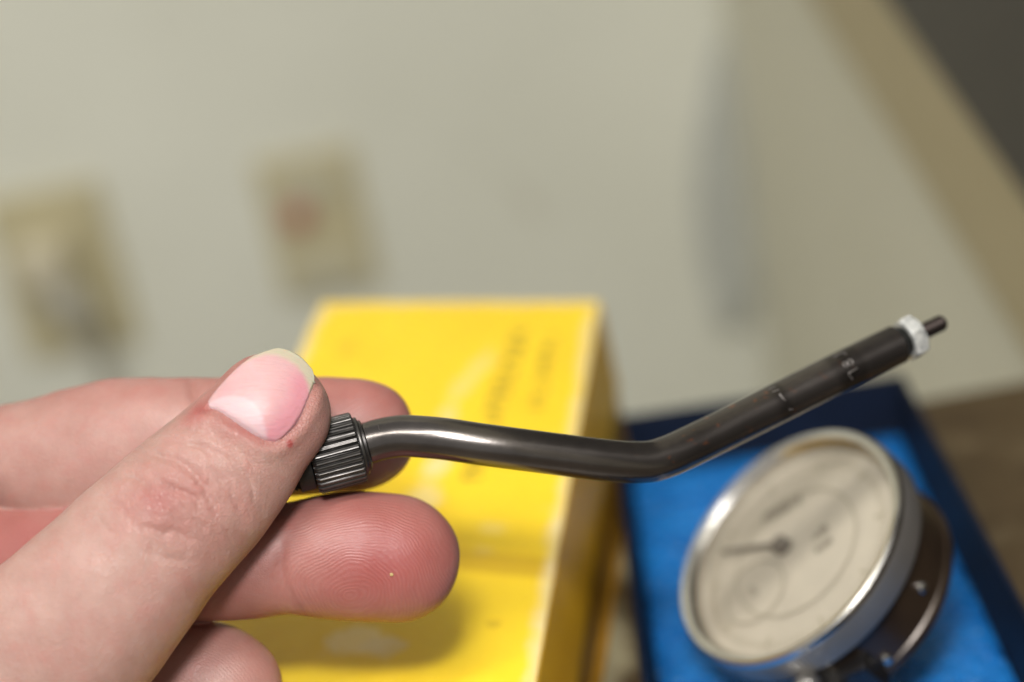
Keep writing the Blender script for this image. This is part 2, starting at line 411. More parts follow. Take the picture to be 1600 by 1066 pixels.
# perspective: the view axis to the gauge is the ray, not F
rv = ray(1225, 848); rv /= np.linalg.norm(rv)
e1_ = CX*math.cos(math.radians(140)) + CY*math.sin(math.radians(140)); e1_ -= rv*(e1_@rv); e1_ /= np.linalg.norm(e1_)
gn = -rv*math.cos(tilt) + e1_*math.sin(tilt)
rs_ = ray(1222, 1028); stem_dir = CP + rs_*(((gc-CP)@gn)/(rs_@gn)) - gc; gy = -(stem_dir - gn*(stem_dir@gn)); gy /= np.linalg.norm(gy)
gx = np.cross(gy, gn)
rotg = Matrix(((gx[0], gy[0], gn[0]), (gx[1], gy[1], gn[1]), (gx[2], gy[2], gn[2])))
gg = empty('dial_gauge', gc, rotg); tag(gg, 'round dial gauge with steel bezel and cream face lying in the blue case', 'dial gauge')
t = NT('brushed_steel'); t.col(t.ramp(t.noise(120, 4), (.3, (.58, .56, .53)), (.7, (.72, .70, .66)))).set(t.math('MULTIPLY_ADD', t.noise(60, 5), .2, .13), 1); m_steel = t.m
k = RG
kn = lambda a_, r, z: r + (.00022*math.sin(a_*150) if -.0078 < z < -.0022 else 0)
v, f = lathe([(.885*k, -.0040), (.890*k, -.0018), (.925*k, -.0004), (.97*k, 0), (.99*k, -.0004), (k, -.0016), (k, -.0024), (k, -.0076), (.99*k, -.0084), (.93*k, -.0088), (.885*k, -.0088), (.885*k, -.0040)], 600, kn)
f = f[:-2]; ob = pyobj('bezel', v, f, m_steel, gg, None, True, 35)
ob.data.materials.append(plain('knurled_grip_steel', (.30, .285, .27), .48, .75))
for pl in ob.data.polygons:
    if pl.center.z < -.0020 and math.hypot(pl.center.x, pl.center.y) > .95*k: pl.material_index = 1
t = NT('gauge_body'); t.col(t.ramp(t.noise(50, 5), (.3, (.028, .018, .012)), (.7, (.05, .032, .02)))).set(.28, .3); m_body = t.m
bk = .93*k
v, f = lathe([(.0001, -.0245), (bk*.9, -.0245), (bk*.965, -.0238), (bk*.97, -.0212), (bk, -.0204), (bk, -.0091), (bk*.88, -.0089)], 96); pyobj('case_body', v, f, m_body, gg, None, True, 35)
v, f = lathe([(bk*1.0, -.0200), (bk*1.018, -.0204), (bk*1.018, -.0226), (bk*.98, -.0232)], 96); pyobj('back_rim', v, f[:-2], m_body, gg, None, True, 35)
t = NT('cream_dial'); t.col(t.ramp(t.noise(70, 5), (.35, (.42, .375, .30)), (.7, (.48, .43, .345)))).set(.5); m_face = t.m
v, f = lathe([(.888*k, -.0044), (.0001, -.0042)], 96); pyobj('dial_face', v, f[:-2], m_face, gg)
m_ink = plain('dial_ink', (.12, .10, .07), .6); m_ink2 = plain('faded_ink', (.30, .26, .17), .6); m_ink3 = plain('pale_ink', (.35, .31, .235), .6)
tv, tf = [], []
def quad(p, q, w, z):
    p, q = np.array(p), np.array(q); d_ = (q-p)/np.linalg.norm(q-p); n_ = np.array([-d_[1], d_[0]])*w/2; b_ = len(tv)
    for s_ in (p-n_, p+n_, q+n_, q-n_): tv.append((s_[0], s_[1], z))
    tf.append((b_, b_+1, b_+2, b_+3))
for i in range(100):
    a_ = 2*math.pi*i/100; big = i % 10 == 0
    quad((.80*k*math.cos(a_), .80*k*math.sin(a_)), ((.70 if big else .745)*k*math.cos(a_), (.70 if big else .745)*k*math.sin(a_)), .00045 if big else .0002, -.0040)
o = pyobj('tick_marks', tv, tf, m_ink2, gg); o['kind'] = 'stuff'
v, f = lathe([(.53*k, -.00395), (.55*k, -.0039)], 96); pyobj('printed_ring', v, f[:-2], m_ink3, gg)
def toface(px_, py_, z):
    r = ray(px_, py_); o_ = gc + gn*z; q = CP + r*(((o_-CP)@gn)/(r@gn)) - gc
    return np.array([float(q@gx), float(q@gy)])
# printed lines (illegible in the photograph): rows of little bars
tv, tf = [], []
rr_ = random.Random(2)
for (x0, y0, x1, y1, n_, h_) in [(1192, 812, 1252, 778, 9, .0017), (1270, 842, 1292, 822, 5, .0013), (1274, 862, 1300, 842, 6, .0011)]:
    A0, A1 = toface(x0, y0, -.0039), toface(x1, y1, -.0039)
    for i in range(n_):
        c_ = A0+(A1-A0)*(i+.5)/n_; d_ = (A1-A0)/np.linalg.norm(A1-A0); n2 = np.array([-d_[1], d_[0]])
        quad(c_-n2*h_*(.6+.4*rr_.random()), c_+n2*h_*(.6+.4*rr_.random()), np.linalg.norm(A1-A0)/n_*(.35+.3*rr_.random()), -.0039)
o = pyobj('printed_mark', tv, tf, m_ink, gg); o['kind'] = 'stuff'
sd = toface(1180, 925, -.0040)
v, f = lathe([(.255*k, -.0039), (.275*k, -.0038)], 64); pyobj('counter_ring', v, f[:-2], m_ink3, gg, Matrix.Translation((sd[0], sd[1], 0)))
v, f = lathe([(.025*k, -.0040), (.022*k, -.0022), (.0001, -.0019)], 24); pyobj('counter_hub', v, f, m_steel, gg, Matrix.Translation((sd[0], sd[1], 0)), True, 40)
hb = toface(1217, 850, -.0026); tipn = toface(1128, 862, -.0026)
tv, tf = [], []
dn = (tipn-hb)/np.linalg.norm(tipn-hb)
m_needle = plain('needle_black', (.12, .10, .08), .35)
nv = [(hb[0]-dn[0]*.0035-dn[1]*.0007, hb[1]-dn[1]*.0035+dn[0]*.0007), (hb[0]-dn[0]*.0035+dn[1]*.0007, hb[1]-dn[1]*.0035-dn[0]*.0007), (tipn[0]+dn[1]*.0004, tipn[1]-dn[0]*.0004), (tipn[0]-dn[1]*.0004, tipn[1]+dn[0]*.0004)]
nbm = bmesh.new(); tpv = [nbm.verts.new((x, y, -.0024)) for x, y in nv]; btv = [nbm.verts.new((x, y, -.0028)) for x, y in nv]
nbm.faces.new(tpv); nbm.faces.new(btv[::-1])
for i in range(4): nbm.faces.new((tpv[i], btv[i], btv[(i+1) % 4], tpv[(i+1) % 4]))
obj('pointer', nbm, m_needle, gg)
v, f = lathe([(.0022, -.0042), (.0022, -.0022), (.0016, -.0019), (.0001, -.0018)], 32); pyobj('pointer_hub', v, f, m_needle, gg, Matrix.Translation((hb[0], hb[1], 0)), True, 40)
# crystal
t = NT('crystal'); tr = t.n('ShaderNodeBsdfTransparent'); gl = t.n('ShaderNodeBsdfGlossy'); gl.inputs['Roughness'].default_value = .06
mx = t.n('ShaderNodeMixShader'); lw = t.n('ShaderNodeLayerWeight'); lw.inputs[0].default_value = .5
t.l(t.math('MULTIPLY_ADD', t.math('POWER', lw.outputs['Facing'], 5), .5, .035), mx.inputs[0]); t.l(tr.outputs[0], mx.inputs[1]); t.l(gl.outputs[0], mx.inputs[2]); t.l(mx.outputs[0], t.out.inputs[0])
v, f = lathe([(.888*k, -.0016)] + [(.888*k*math.cos(q), -.0016+.0004*math.sin(q)) for q in np.linspace(.1, math.pi/2-.001, 14)], 96)
pyobj('crystal', v, f[:-2], t.m, gg, None, True)
# stem, lug, side screws
m_chrome = plain('polished_chrome', (.75, .74, .72), .08, 1, .03)
zs = -.0155
v, f = tube([(0, -bk*.96, zs), (0, -bk-.004, zs)], .0055, 32); pyobj('stem_collar', v, f, m_steel, gg, None, True, 40)
v, f = lathe([(.0001, 0)] + [(.0046*math.sin(q), .0046-.0046*math.cos(q)) for q in np.linspace(.15, 2.6, 14)] + [(.0030, .010), (.0030, .034), (.0001, .0345)], 32)
sp_ = toface(1266, 1040, 0)
pyobj('stem', v, f, m_chrome, gg, xf(Matrix.Rotation(math.radians(90), 3, 'X'), (0, -bk-.001, -.010)), True, 40)
bm = box(bmesh.new(), -.003, .012, -bk-.002, -bk*.82, -.0225, -.0125, .001); obj('lug', bm, plain('black_plastic', (.008, .007, .007), .4), gg)
for aa_ in (-62, -28):
    v, f = lathe([(.0013, 0), (.0013, .0008), (.0009, .0012), (.0001, .0013)], 20)
    an = math.radians(aa_); dr = (math.cos(an), math.sin(an), 0)
    pyobj('side_screw', v, f, m_chrome, gg, xf(frame(dr, (0, 0, 1)), (dr[0]*bk*.995, dr[1]*bk*.995, -.0150 if aa_ > -50 else -.0185)), True, 40)
# lower the case so the gauge rests in it: the gauge leans on its back edge against the liner

# ------------------------------------------------------------------ the bent rod
tpts = [(548, 702, .3064), (573, 693, .3066), (595, 686.5, .3064), (622, 682, .3058), (670, 683.5, .3046), (760, 695.5, .304), (872, 710, .3055), (950, 719.5, .307), (988, 722.5, .308),
        (1018, 721, .309), (1045, 713, .310), (1070, 702, .3112), (1094, 690.5, .3125), (1200, 638, .317), (1305, 585, .321), (1401, 538.5, .325)]
path = catmull([P(*q) for q in tpts], 16)
RT = .00400
base = P(540, 705, .3055)
rod = empty('bent_rod', base); tag(rod, 'dark bent steel rod with knurled collar held between thumb and fingers', 'metal rod')
t = NT('blued_steel')
g1 = t.noise(700, 4, .6); c = t.ramp(t.noise(55, 4), (.3, (.085, .075, .07)), (.7, (.14, .126, .118)))
xp = t.attr('rust').outputs['Fac']
rs = t.math('MULTIPLY', t.ramp(t.noise(420, 3, .5), (.635, (0, 0, 0)), (.68, (.8, .8, .8))), xp)
c = t.mix(rs, c, (.34, .15, .09))
bd_ = t.math('MULTIPLY', t.attr('band').outputs['Fac'], t.ramp(t.noise(500, 4, .6), (.3, (.4, .4, .4)), (.6, (1, 1, 1)))); c = t.mix(t.math('MULTIPLY', bd_, .75), c, (.03, .026, .024))
sm = t.noise(1500, 2, .5); c = t.mix(t.ramp(sm, (.74, (0, 0, 0)), (.78, (.5, .5, .5))), c, (.30, .28, .26))
t.col(c).set(t.math('MULTIPLY_ADD', g1, .12, .17), .9); t.bump(t.noise(1500, 3), .000025, .4)
m_blued = t.m
lp = [q - base for q in path]
v, f = tube(lp, RT, 56, True)
to = pyobj('tube', v, f, m_blued, rod, None, True, 40)
at = to.data.attributes.new('rust', 'FLOAT', 'POINT')
vals = []
for q in to.data.vertices:
    x, y, _ = topx(np.array(q.co)+base); vals.append(max(0, 1-((x-1100)/130)**2)*1.0 + (.35 if 1150 < x < 1400 else 0))
at.data.foreach_set('value', vals)
bn = to.data.attributes.new('band', 'FLOAT', 'POINT')
axp = np.array([topx(q)[0] for q in path]); rng_i = np.repeat(axp, 56)
bn.data.foreach_set('value', (np.clip(1-abs(rng_i-1317)/24, 0, 1)**.4*(abs(rng_i-1317) < 24) + np.clip(1-abs(rng_i-1214)/10, 0, 1)**.4*(abs(rng_i-1214) < 10)).astype(np.float32)[:len(to.data.vertices)])
# knurled collar: local z is its axis
c0, c1 = P(488, 717.5, .3052), P(560.5, 698, .3066)
ax = c1-c0; LC = float(np.linalg.norm(ax))
rc = frame(ax, CY); RC = 56.5/FPX*.3055
teeth = 34
def knf(a_, r, z):
    return r
def knurl(n=teeth*16):
    prof = [(.0042, -.0003), (RC*.92, -.0003), (RC*.955, -.0001), (RC, .0004), (RC, LC-.00035), (RC*.965, LC-.00003), (RC*.92, LC), (.0042, LC)]
    def fn(a_, r, z):
        if r < RC*.95: return r
        s_ = (a_*teeth/(2*math.pi)+.03) % 1; j = int(a_*teeth/(2*math.pi)+.03)
        g_ = min(s_, 1-s_); dep = .00042*max(0, 1-(g_/.24)**2) if g_ < .24 else 0
        return r - dep*(1 if r > RC*.98 else .75) - .00005*math.sin(j*7.3) - (.00003 if g_ > .4 else 0)
    return lathe(prof, n, fn)
t = NT('black_oxide'); c = t.ramp(t.noise(300, 4), (.3, (.030, .028, .027)), (.7, (.065, .06, .058)))
pt = t.n('ShaderNodeNewGeometry').outputs['Pointiness']; c = t.mix(t.ramp(pt, (.53, (0, 0, 0)), (.64, (.5, .5, .5))), c, (.30, .285, .27))
t.col(c).set(t.math('MULTIPLY_ADD', t.noise(900, 3), .2, .25), .85); m_ox = t.m
v, f = knurl(); pyobj('knurled_collar', v, f, m_ox, rod, xf(rc, c0-base), True, 25)
v, f = lathe([(.0040, LC), (RC*.80, LC-.0001), (RC*.82, LC+.0001), (RC*.82, LC+.0006), (RC*.80, LC+.0008), (RC*.71, LC+.0009), (RC*.71, LC+.0013), (RC*.69, LC+.0014), (.0041, LC+.0017)], 72)
pyobj('collar_ring', v, f, m_ox, rod, xf(rc, c0-base), True, 35)
# clamp stem: threaded shank behind the collar, hidden mostly by the thumb
prof = [(.0001, -.030), (.0036, -.030), (.0046, -.0294)]
z = -.0290
while z < -.0040:
    prof += [(.0052, z), (.0047, z+.0004)]; z += .0008
prof += [(.0046, -.0038), (.0056, -.0034), (.0056, -.0006), (.0044, -.0003)]
v, f = lathe(prof, 48); pyobj('threaded_shank', v, f, plain('shaded_black_steel', (.018, .016, .015), .55, .5), rod, xf(rc, c0-base), True, 30)  # black steel, coloured darker still for the thumb's shade on it
# far end: chamfer ring, hex nut, threaded tip
pe = path[-1]; tdir = path[-1]-path[-4]; tdir /= np.linalg.norm(tdir)
rt = frame(tdir, CY)
v, f = lathe([(.0001, 0), (.0040, 0), (.0034, .0010), (.0030, .0012), (.0030, .0022), (.0001, .0022)], 48)
pyobj('end_shoulder', v, f, plain('dark_gap_steel', (.03, .03, .028), .4, .8), rod, xf(rt, pe-base), True, 30)
def hexnut(af, h, hole, z0):
    bm = bmesh.new(); n_ = 72; rings = []
    def rad(a_, lim):
        s_ = math.pi/3; d_ = (a_ % s_)-s_/2; return min(af/math.cos(d_), lim)
    cr = af/math.cos(math.pi/6)
    for z_, lim in ((0, af*1.0), (h*.14, cr), (h*.86, cr), (h, af*1.0)):
        rings.append([bm.verts.new((rad(2*math.pi*k_/n_+.35, lim)*math.cos(2*math.pi*k_/n_), rad(2*math.pi*k_/n_+.35, lim)*math.sin(2*math.pi*k_/n_), z0+z_)) for k_ in range(n_)])
    for r_, z_ in ((hole, h*.95), (hole, h*.05)):
        rings.append([bm.verts.new((r_*math.cos(2*math.pi*k_/n_), r_*math.sin(2*math.pi*k_/n_), z0+z_)) for k_ in range(n_)])
    rings.append(rings[0])
    for a_, b_ in zip(rings, rings[1:]):
        for k_ in range(n_): bm.faces.new((a_[k_], a_[(k_+1) % n_], b_[(k_+1) % n_], b_[k_]))
    return bm
t = NT('zinc_nut'); c = t.ramp(t.noise(900, 5, .7), (.35, (.33, .34, .335)), (.6, (.66, .66, .63)))
t.col(c).set(t.math('MULTIPLY_ADD', t.noise(600, 4), .3, .38), .35); t.bump(t.noise(1400, 5), .00015, .8); m_zinc = t.m
obj('hex_nut', hexnut(.0040, .0031, .00160, .0019), m_zinc, rod, xf(rt, pe-base), True, 22)
prof = [(.0001, .001), (.00158, .001)]; z = .0044
while z < .0112: prof += [(.00168, z), (.00158, z+.00022)]; z += .00044
prof += [(.00160, .0113), (.0012, .0118), (.0001, .0119)]
v, f = lathe(prof, 32); pyobj('threaded_tip', v, f, plain('rusty_dark_steel', (.035, .026, .023), .45, .8), rod, xf(rt, pe-base), True, 30)
# stamped marks, laid on the tube surface: strokes given as (along mm, around deg)
m_mark = plain('bright_scratch', (.15, .138, .13), .45, .8, .2)
pa = np.array(path); 
def near(px_):
    xs = np.array([topx(q)[0] for q in pa]); i = int(np.argmin(abs(xs-px_))); return i
def mark(px_, strokes, w=.00021):
    i = near(px_); o_ = pa[i]; d_ = pa[min(i+2, len(pa)-1)]-pa[i-2]; d_ /= np.linalg.norm(d_)
    nf = -(o_-CP)/np.linalg.norm(o_-CP); nf -= d_*(nf@d_); nf /= np.linalg.norm(nf); u_ = np.cross(nf, d_); u_ = u_ if u_@CY > 0 else -u_
    for st_ in strokes:
        pts = []
        for (a_, g_) in zip(st_[:-1], st_[1:]):
            for s_ in np.linspace(0, 1, 7): pts.append((a_[0]+(g_[0]-a_[0])*s_, a_[1]+(g_[1]-a_[1])*s_))
        pts = [p_ for n_, p_ in enumerate(pts) if n_ == 0 or abs(p_[0]-pts[n_-1][0])+abs(p_[1]-pts[n_-1][1]) > 1e-9]
        P3 = [o_ + d_*x_*.001 + (RT+.00002)*(nf*math.cos(math.radians(g_)) + u_*math.sin(math.radians(g_))) - base for x_, g_ in pts]
        v_, f_ = tube(P3, w, 8); pyobj('stamped_mark', v_, f_, m_mark, rod, None, True)
circ = lambda x, g, rx, rg, n_=10: [(x+rx*math.cos(2*math.pi*i/n_), g+rg*math.sin(2*math.pi*i/n_)) for i in range(n_+1)]
mark(1315, [[(-1.6, 52), (.6, 52)], [(.6, 52), (.75, 40)], circ(.35, 12, .5, 8), circ(-.75, 12, .45, 7), [(-1.0, -14), (1.2, -12)], [(-1.0, -14), (-1.05, -22)], [(-.8, -27), (-.6, -36)]])
mark(1214, [[(-1.0, 52), (.5, 52)], [(-.9, 38), (.6, 34)], [(-.15, 22), (.25, 2)], [(.2, 22), (.0, 8), (.4, -4)], [(.4, -30), (1.2, -36)]], .00014)
mark(602, [[(0, 42), (.1, 28)]], .00006)

# ------------------------------------------------------------------ the hand
def loft(st, tiplen=0, tipdir=None, n=56, per=14, ex=2.0, tipex=2.2):
    """st: (px, py, depth, half width px, half thickness mm); rings facing along the path, closed ends"""
    st = np.array(st, float); d_ = catmull(st, per)
    if tiplen:
        e_ = d_[-1]; dr = np.array(tipdir, float); dr /= np.linalg.norm(dr); dD = (st[-1][2]-st[-2][2])/max(1, np.hypot(*(st[-1][:2]-st[-2][:2])))
        add = []
        for s_ in np.linspace(0, 1, 26)[1:]:
            q = math.sin(s_*math.pi/2); w_ = max(.02, (1-q**tipex)**(1/tipex))
            add.append([e_[0]+dr[0]*tiplen*q, e_[1]+dr[1]*tiplen*q, e_[2]+dD*tiplen*q, e_[3]*w_, e_[4]*w_])
        d_ = np.vstack([d_, add])
    c = np.array([((x-800)/FPX*D, -(y-533)/FPX*D, -D) for x, y, D in d_[:, :3]])
    T = np.gradient(c, axis=0); T /= np.linalg.norm(T, axis=1)[:, None]
    v, f = [], []
    for i in range(len(c)):
        vd = c[i]/np.linalg.norm(c[i]); s_ = np.cross(T[i], vd); s_ /= np.linalg.norm(s_); N = np.cross(s_, T[i]); N = N if N[2] > 0 else -N
        w_ = d_[i, 3]/FPX*d_[i, 2]; t_ = d_[i, 4]*.001
        for k_ in range(n):
            a_ = 2*math.pi*k_/n; ca, sa = math.cos(a_), math.sin(a_)
            v.append(c[i] + s_*w_*np.sign(ca)*abs(ca)**(2/ex) + N*t_*np.sign(sa)*abs(sa)**(2/ex))
    m_ = len(c)
    for i in range(m_-1):
        for k_ in range(n): f.append((i*n+k_, i*n+(k_+1) % n, (i+1)*n+(k_+1) % n, (i+1)*n+k_))
    f.append(tuple(range(n))[::-1]); f.append(tuple(range((m_-1)*n, m_*n)))
    return np.array(v), f, c
FING = {
 'thumb': ([(-830, 1290, .332, 120, 11), (-640, 1330, .326, 190, 15), (-400, 1330, .312, 210, 16.5), (-150, 1212, .2965, 186, 15), (35, 1060, .292, 162, 13.2), (130, 965, .291, 146, 12), (240, 843, .2935, 127, 11.2), (335, 749, .296, 115, 10), (410, 663, .2975, 96, 8.2)], 112, (.58, -.81)),
 'index': ([(-620, 900, .345, 120, 12), (-430, 850, .344, 112, 11.5), (-250, 792, .338, 102, 11), (-110, 742, .331, 88, 10.5), (0, 714, .327, 80, 10.3), (90, 720, .324, 110, 10.3), (190, 713, .322, 122, 10.4), (262, 699, .321, 113, 10), (312, 688, .321, 99, 9.3), (380, 684, .321, 96, 9.3), (470, 681, .321, 93, 9.3), (548, 680, .321, 89, 9)], 100, (1, -.10)),
 'middle': ([(-640, 1040, .345, 120, 12), (-450, 985, .345, 110, 11.5), (-250, 930, .338, 104, 11), (-60, 890, .327, 98, 10.5), (120, 880, .318, 97, 10), (300, 878, .3115, 92, 9), (400, 875, .3105, 91, 8.7), (448, 872, .3105, 87, 8.2), (500, 870, .3105, 96, 9), (560, 869, .3105, 101, 9.3), (610, 871, .311, 100, 9.1)], 108, (1, .18)),
 'ring': ([(-620, 1180, .338, 120, 12), (-400, 1140, .335, 110, 11.5), (-200, 1110, .328, 107, 11), (0, 1085, .320, 104, 10.5), (150, 1078, .314, 103, 10), (255, 1078, .312, 108, 9.6), (310, 1080, .3115, 110, 9.3)], 132, (1, .16)),
 'little': ([(-600, 1330, .325, 110, 11), (-400, 1300, .322, 98, 10), (-200, 1275, .315, 93, 9.5), (0, 1262, .308, 88, 9), (120, 1258, .304, 85, 8.5), (190, 1258, .303, 84, 8)], 88, (1, .1)),
 'palm': ([(-330, 1030, .342, 262, 11), (-470, 1060, .343, 300, 13), (-700, 1170, .336, 300, 17), (-950, 1370, .318, 285, 19), (-1200, 1600, .295, 240, 20), (-1560, 1950, .258, 270, 24), (-2050, 2450, .21, 330, 28)], 0, None),
}
hv, hf, spines = [], [], {}
b_ = 0
for nm, (st, tl, td) in FING.items():
    v, f, c = loft(st, tl, td, tipex=2.35 if nm == 'thumb' else 2.15, ex=2.15 if nm == 'thumb' else 2.05)
    hv.append(v); hf += [tuple(i+b_ for i in q) for q in f]; b_ += len(v); spines[nm] = c
hv = np.vstack(hv)
HO = np.array([(-100-800)/FPX*.31, -(900-533)/FPX*.31, -.31])          # hand origin in camera axes
me = bpy.data.meshes.new('hand_raw'); me.from_pydata([tuple(q) for q in hv-HO], [], hf)
bm = bmesh.new(); bm.from_mesh(me); bmesh.ops.recalc_face_normals(bm, faces=bm.faces[:]); bm.to_mesh(me); bm.free()
tmp = bpy.data.objects.new('hand_raw', me); COL.objects.link(tmp)
md = tmp.modifiers.new('r', 'REMESH'); md.mode = 'VOXEL'; md.voxel_size = .00042
sm_ = tmp.modifiers.new('s', 'SMOOTH'); sm_.factor = .5; sm_.iterations = 9
dg = bpy.context.evaluated_depsgraph_get(); hm = bpy.data.meshes.new_from_object(tmp.evaluated_get(dg))
bpy.data.objects.remove(tmp); hm.name = 'hand'
n = len(hm.vertices); co = np.empty(n*3, np.float32); hm.vertices.foreach_get('co', co); co = co.reshape(-1, 3).astype(float)
no = np.empty(n*3, np.float32); hm.vertex_normals.foreach_get('vector', no); no = no.reshape(-1, 3).astype(float)
cc_ = co + HO
X = 800+FPX*cc_[:, 0]/-cc_[:, 2]; Y = 533-FPX*cc_[:, 1]/-cc_[:, 2]
view = -cc_/np.linalg.norm(cc_, axis=1)[:, None]; facing = (no*view).sum(1)
# nearest finger for every vertex
from mathutils.kdtree import KDTree
names = list(FING); pts = np.vstack([spines[k_] for k_ in names]); ids = np.concatenate([[i]*len(spines[k_]) for i, k_ in enumerate(names)])
near_d = np.full(n, 9.); fid = np.zeros(n, int)
for i, k_ in enumerate(names):
    sp = spines[k_][::3]; wd_ = 1.0
    dm = np.full(n, 9.)
    for q in sp: dm = np.minimum(dm, ((cc_-q)**2).sum(1))
    dm = np.sqrt(dm)
    m_ = dm < near_d; near_d[m_] = dm[m_]; fid[m_] = i
isf = lambda k_: fid == names.index(k_)
front = np.clip(facing*3, 0, 1)
def pdist(poly):
    """pixel distance of every vertex to a polyline, and how far along"""
    best = np.full(n, 1e9); al = np.zeros(n)
    poly = np.array(poly, float); L = np.concatenate([[0], np.cumsum(np.hypot(*(poly[1:]-poly[:-1]).T))]); tot = L[-1]
    for i in range(len(poly)-1):
        a_, b2 = poly[i], poly[i+1]; e_ = b2-a_; s_ = np.clip(((X-a_[0])*e_[0]+(Y-a_[1])*e_[1])/(e_@e_), 0, 1)
        d_ = np.hypot(X-a_[0]-s_*e_[0], Y-a_[1]-s_*e_[1]); m_ = d_ < best; best[m_] = d_[m_]; al[m_] = (L[i]+s_[m_]*(L[i+1]-L[i]))/tot
    return best, al
off = np.zeros(n)
def crease(k_, poly, w, dep, fade=.25):
    d_, al = pdist(poly); e_ = np.clip(np.minimum(al, 1-al)/fade+.15, 0, 1) if fade else 1
    off[:] -= np.where(isf(k_), np.exp(-(d_/w)**2)*dep*.001*e_*front, 0)
# thumb knuckle folds (wandering lines across the joint)
rk = random.Random(11)
def wob(pts, amp=3, per=5):
    c_ = catmull(pts, per); return [(x+rk.uniform(-amp, amp), y+rk.uniform(-amp, amp)) for x, y in c_]
th = [([(262, 668), (310, 672), (352, 690), (392, 718), (420, 750)], 5, .16), ([(232, 690), (275, 690), (330, 705), (375, 735), (402, 770)], 5, .14),
      ([(212, 718), (245, 712), (285, 726), (315, 752), (330, 782), (345, 812)], 7, .34), ([(188, 742), (215, 748), (238, 765)], 6, .24), ([(240, 742), (268, 762), (300, 775), (322, 806)], 6, .26),
      ([(165, 775), (190, 795), (205, 815)], 6, .2), ([(200, 812), (235, 828), (275, 832), (310, 850)], 6, .2), ([(150, 805), (178, 842)], 6, .12), ([(330, 735), (362, 770), (380, 815)], 5, .15),
      ([(225, 862), (265, 872), (300, 880)], 6, .12), ([(290, 690), (335, 700)], 4, .1), ([(355, 705), (385, 740), (396, 790)], 4, .12)]
for p_, w_, d_ in th: crease('thumb', wob(p_), w_, d_*1.6)
for i in range(46):                                            # fine secondary wrinkles
    x0, y0 = rk.uniform(185, 400), rk.uniform(680, 870)
    if abs((x0-290)*.7+(y0-790)*.7) > 90: continue
    l_ = rk.uniform(14, 36); an = rk.uniform(.25, 1.05)
    crease('thumb', wob([(x0, y0), (x0+l_*math.cos(an), y0+l_*math.sin(an)), (x0+2*l_*math.cos(an+.15), y0+2*l_*math.sin(an+.15))], 1.5, 3), rk.uniform(2.6, 4), rk.uniform(.05, .12))
# raised bumps between folds
for (x0, y0, r_, h_) in [(265, 745, 26, .22), (225, 785, 24, .28), (300, 790, 30, .18), (190, 760, 18, .15), (250, 810, 20, .2)]:
    off += np.where(isf('thumb'), np.exp(-((X-x0)**2+(Y-y0)**2)/r_**2)*h_*.001*front, 0)
# index joint crease and the fold lines left of it
crease('index', [(296, 584), (308, 622), (322, 658), (336, 690), (350, 726)], 12, .7, .15)
off += np.where(isf('index'), (np.exp(-(np.hypot(X-255, Y-650)/55)**2)*.5+np.exp(-(np.hypot(X-370, Y-640)/50)**2)*.3)*1e-3*front, 0)
for dx, dp in ((-14, .07), (-24, .08), (-34, .07), (-45, .06), (-57, .05), (-70, .04), (-84, .03)):
    crease('index', [(262+dx, 612), (288+dx, 642), (308+dx*.95, 675), (326+dx*.9, 720)], 3.2, dp, .3)
# middle finger joint crease
crease('middle', [(442, 845), (438, 885), (446, 920), (458, 946), (480, 964)], 8, .42, .35)
crease('middle', [(430, 890), (428, 905), (440, 940), (455, 960)], 4, .12, .2)
crease('middle', [(470, 900), (480, 935), (492, 960)], 4, .1, .2)
# nail groove on the thumb: the nail outline in photo pixels
NAIL = [(314, 641), (333, 645), (356, 657), (387, 676), (413, 692), (429, 692), (438, 688), (464, 663), (480, 631), (490, 606)]
d_, al = pdist(NAIL); off -= np.where(isf('thumb'), np.exp(-(d_/7)**2)*.35e-3*front, 0)
d_, al = pdist([(306, 646), (333, 655), (356, 668), (387, 688), (413, 705), (432, 706), (450, 696), (476, 672), (494, 640), (500, 615)])
off += np.where(isf('thumb'), np.exp(-(d_/11)**2)*.38e-3*front, 0)
d_, al = pdist([(312, 632), (335, 600), (362, 574), (392, 553)]); off -= np.where(isf('thumb'), np.exp(-(d_/7)**2)*.3e-3*front, 0)
NPOLY = NAIL + [(491, 588), (470, 560), (436, 546), (412, 549), (396, 556), (376, 570), (358, 587), (342, 604), (328, 622)]
def inside(poly, x, y):
    poly = np.array(poly, float); r = np.zeros(x.shape, bool)
    for (x0, y0), (x1, y1) in zip(poly, np.roll(poly, -1, 0)):
        c_ = ((y0 > y) != (y1 > y)) & (x < (x1-x0)*(y-y0)/(y1-y0+1e-9)+x0); r ^= c_
    return r
dn0, _ = pdist(NPOLY + NPOLY[:1]); off -= np.where(isf('thumb') & inside(NPOLY, X, Y), np.clip(dn0/14, 0, 1)*1.1e-3*front, 0)
# soft unevenness everywhere
lowf = (np.sin(co[:, 0]*420+1.3)*np.sin(co[:, 1]*380+.4)*np.sin(co[:, 2]*400))*.00016
co2 = co + no*(off+lowf)[:, None]
hm.vertices.foreach_set('co', co2.astype(np.float32).ravel())
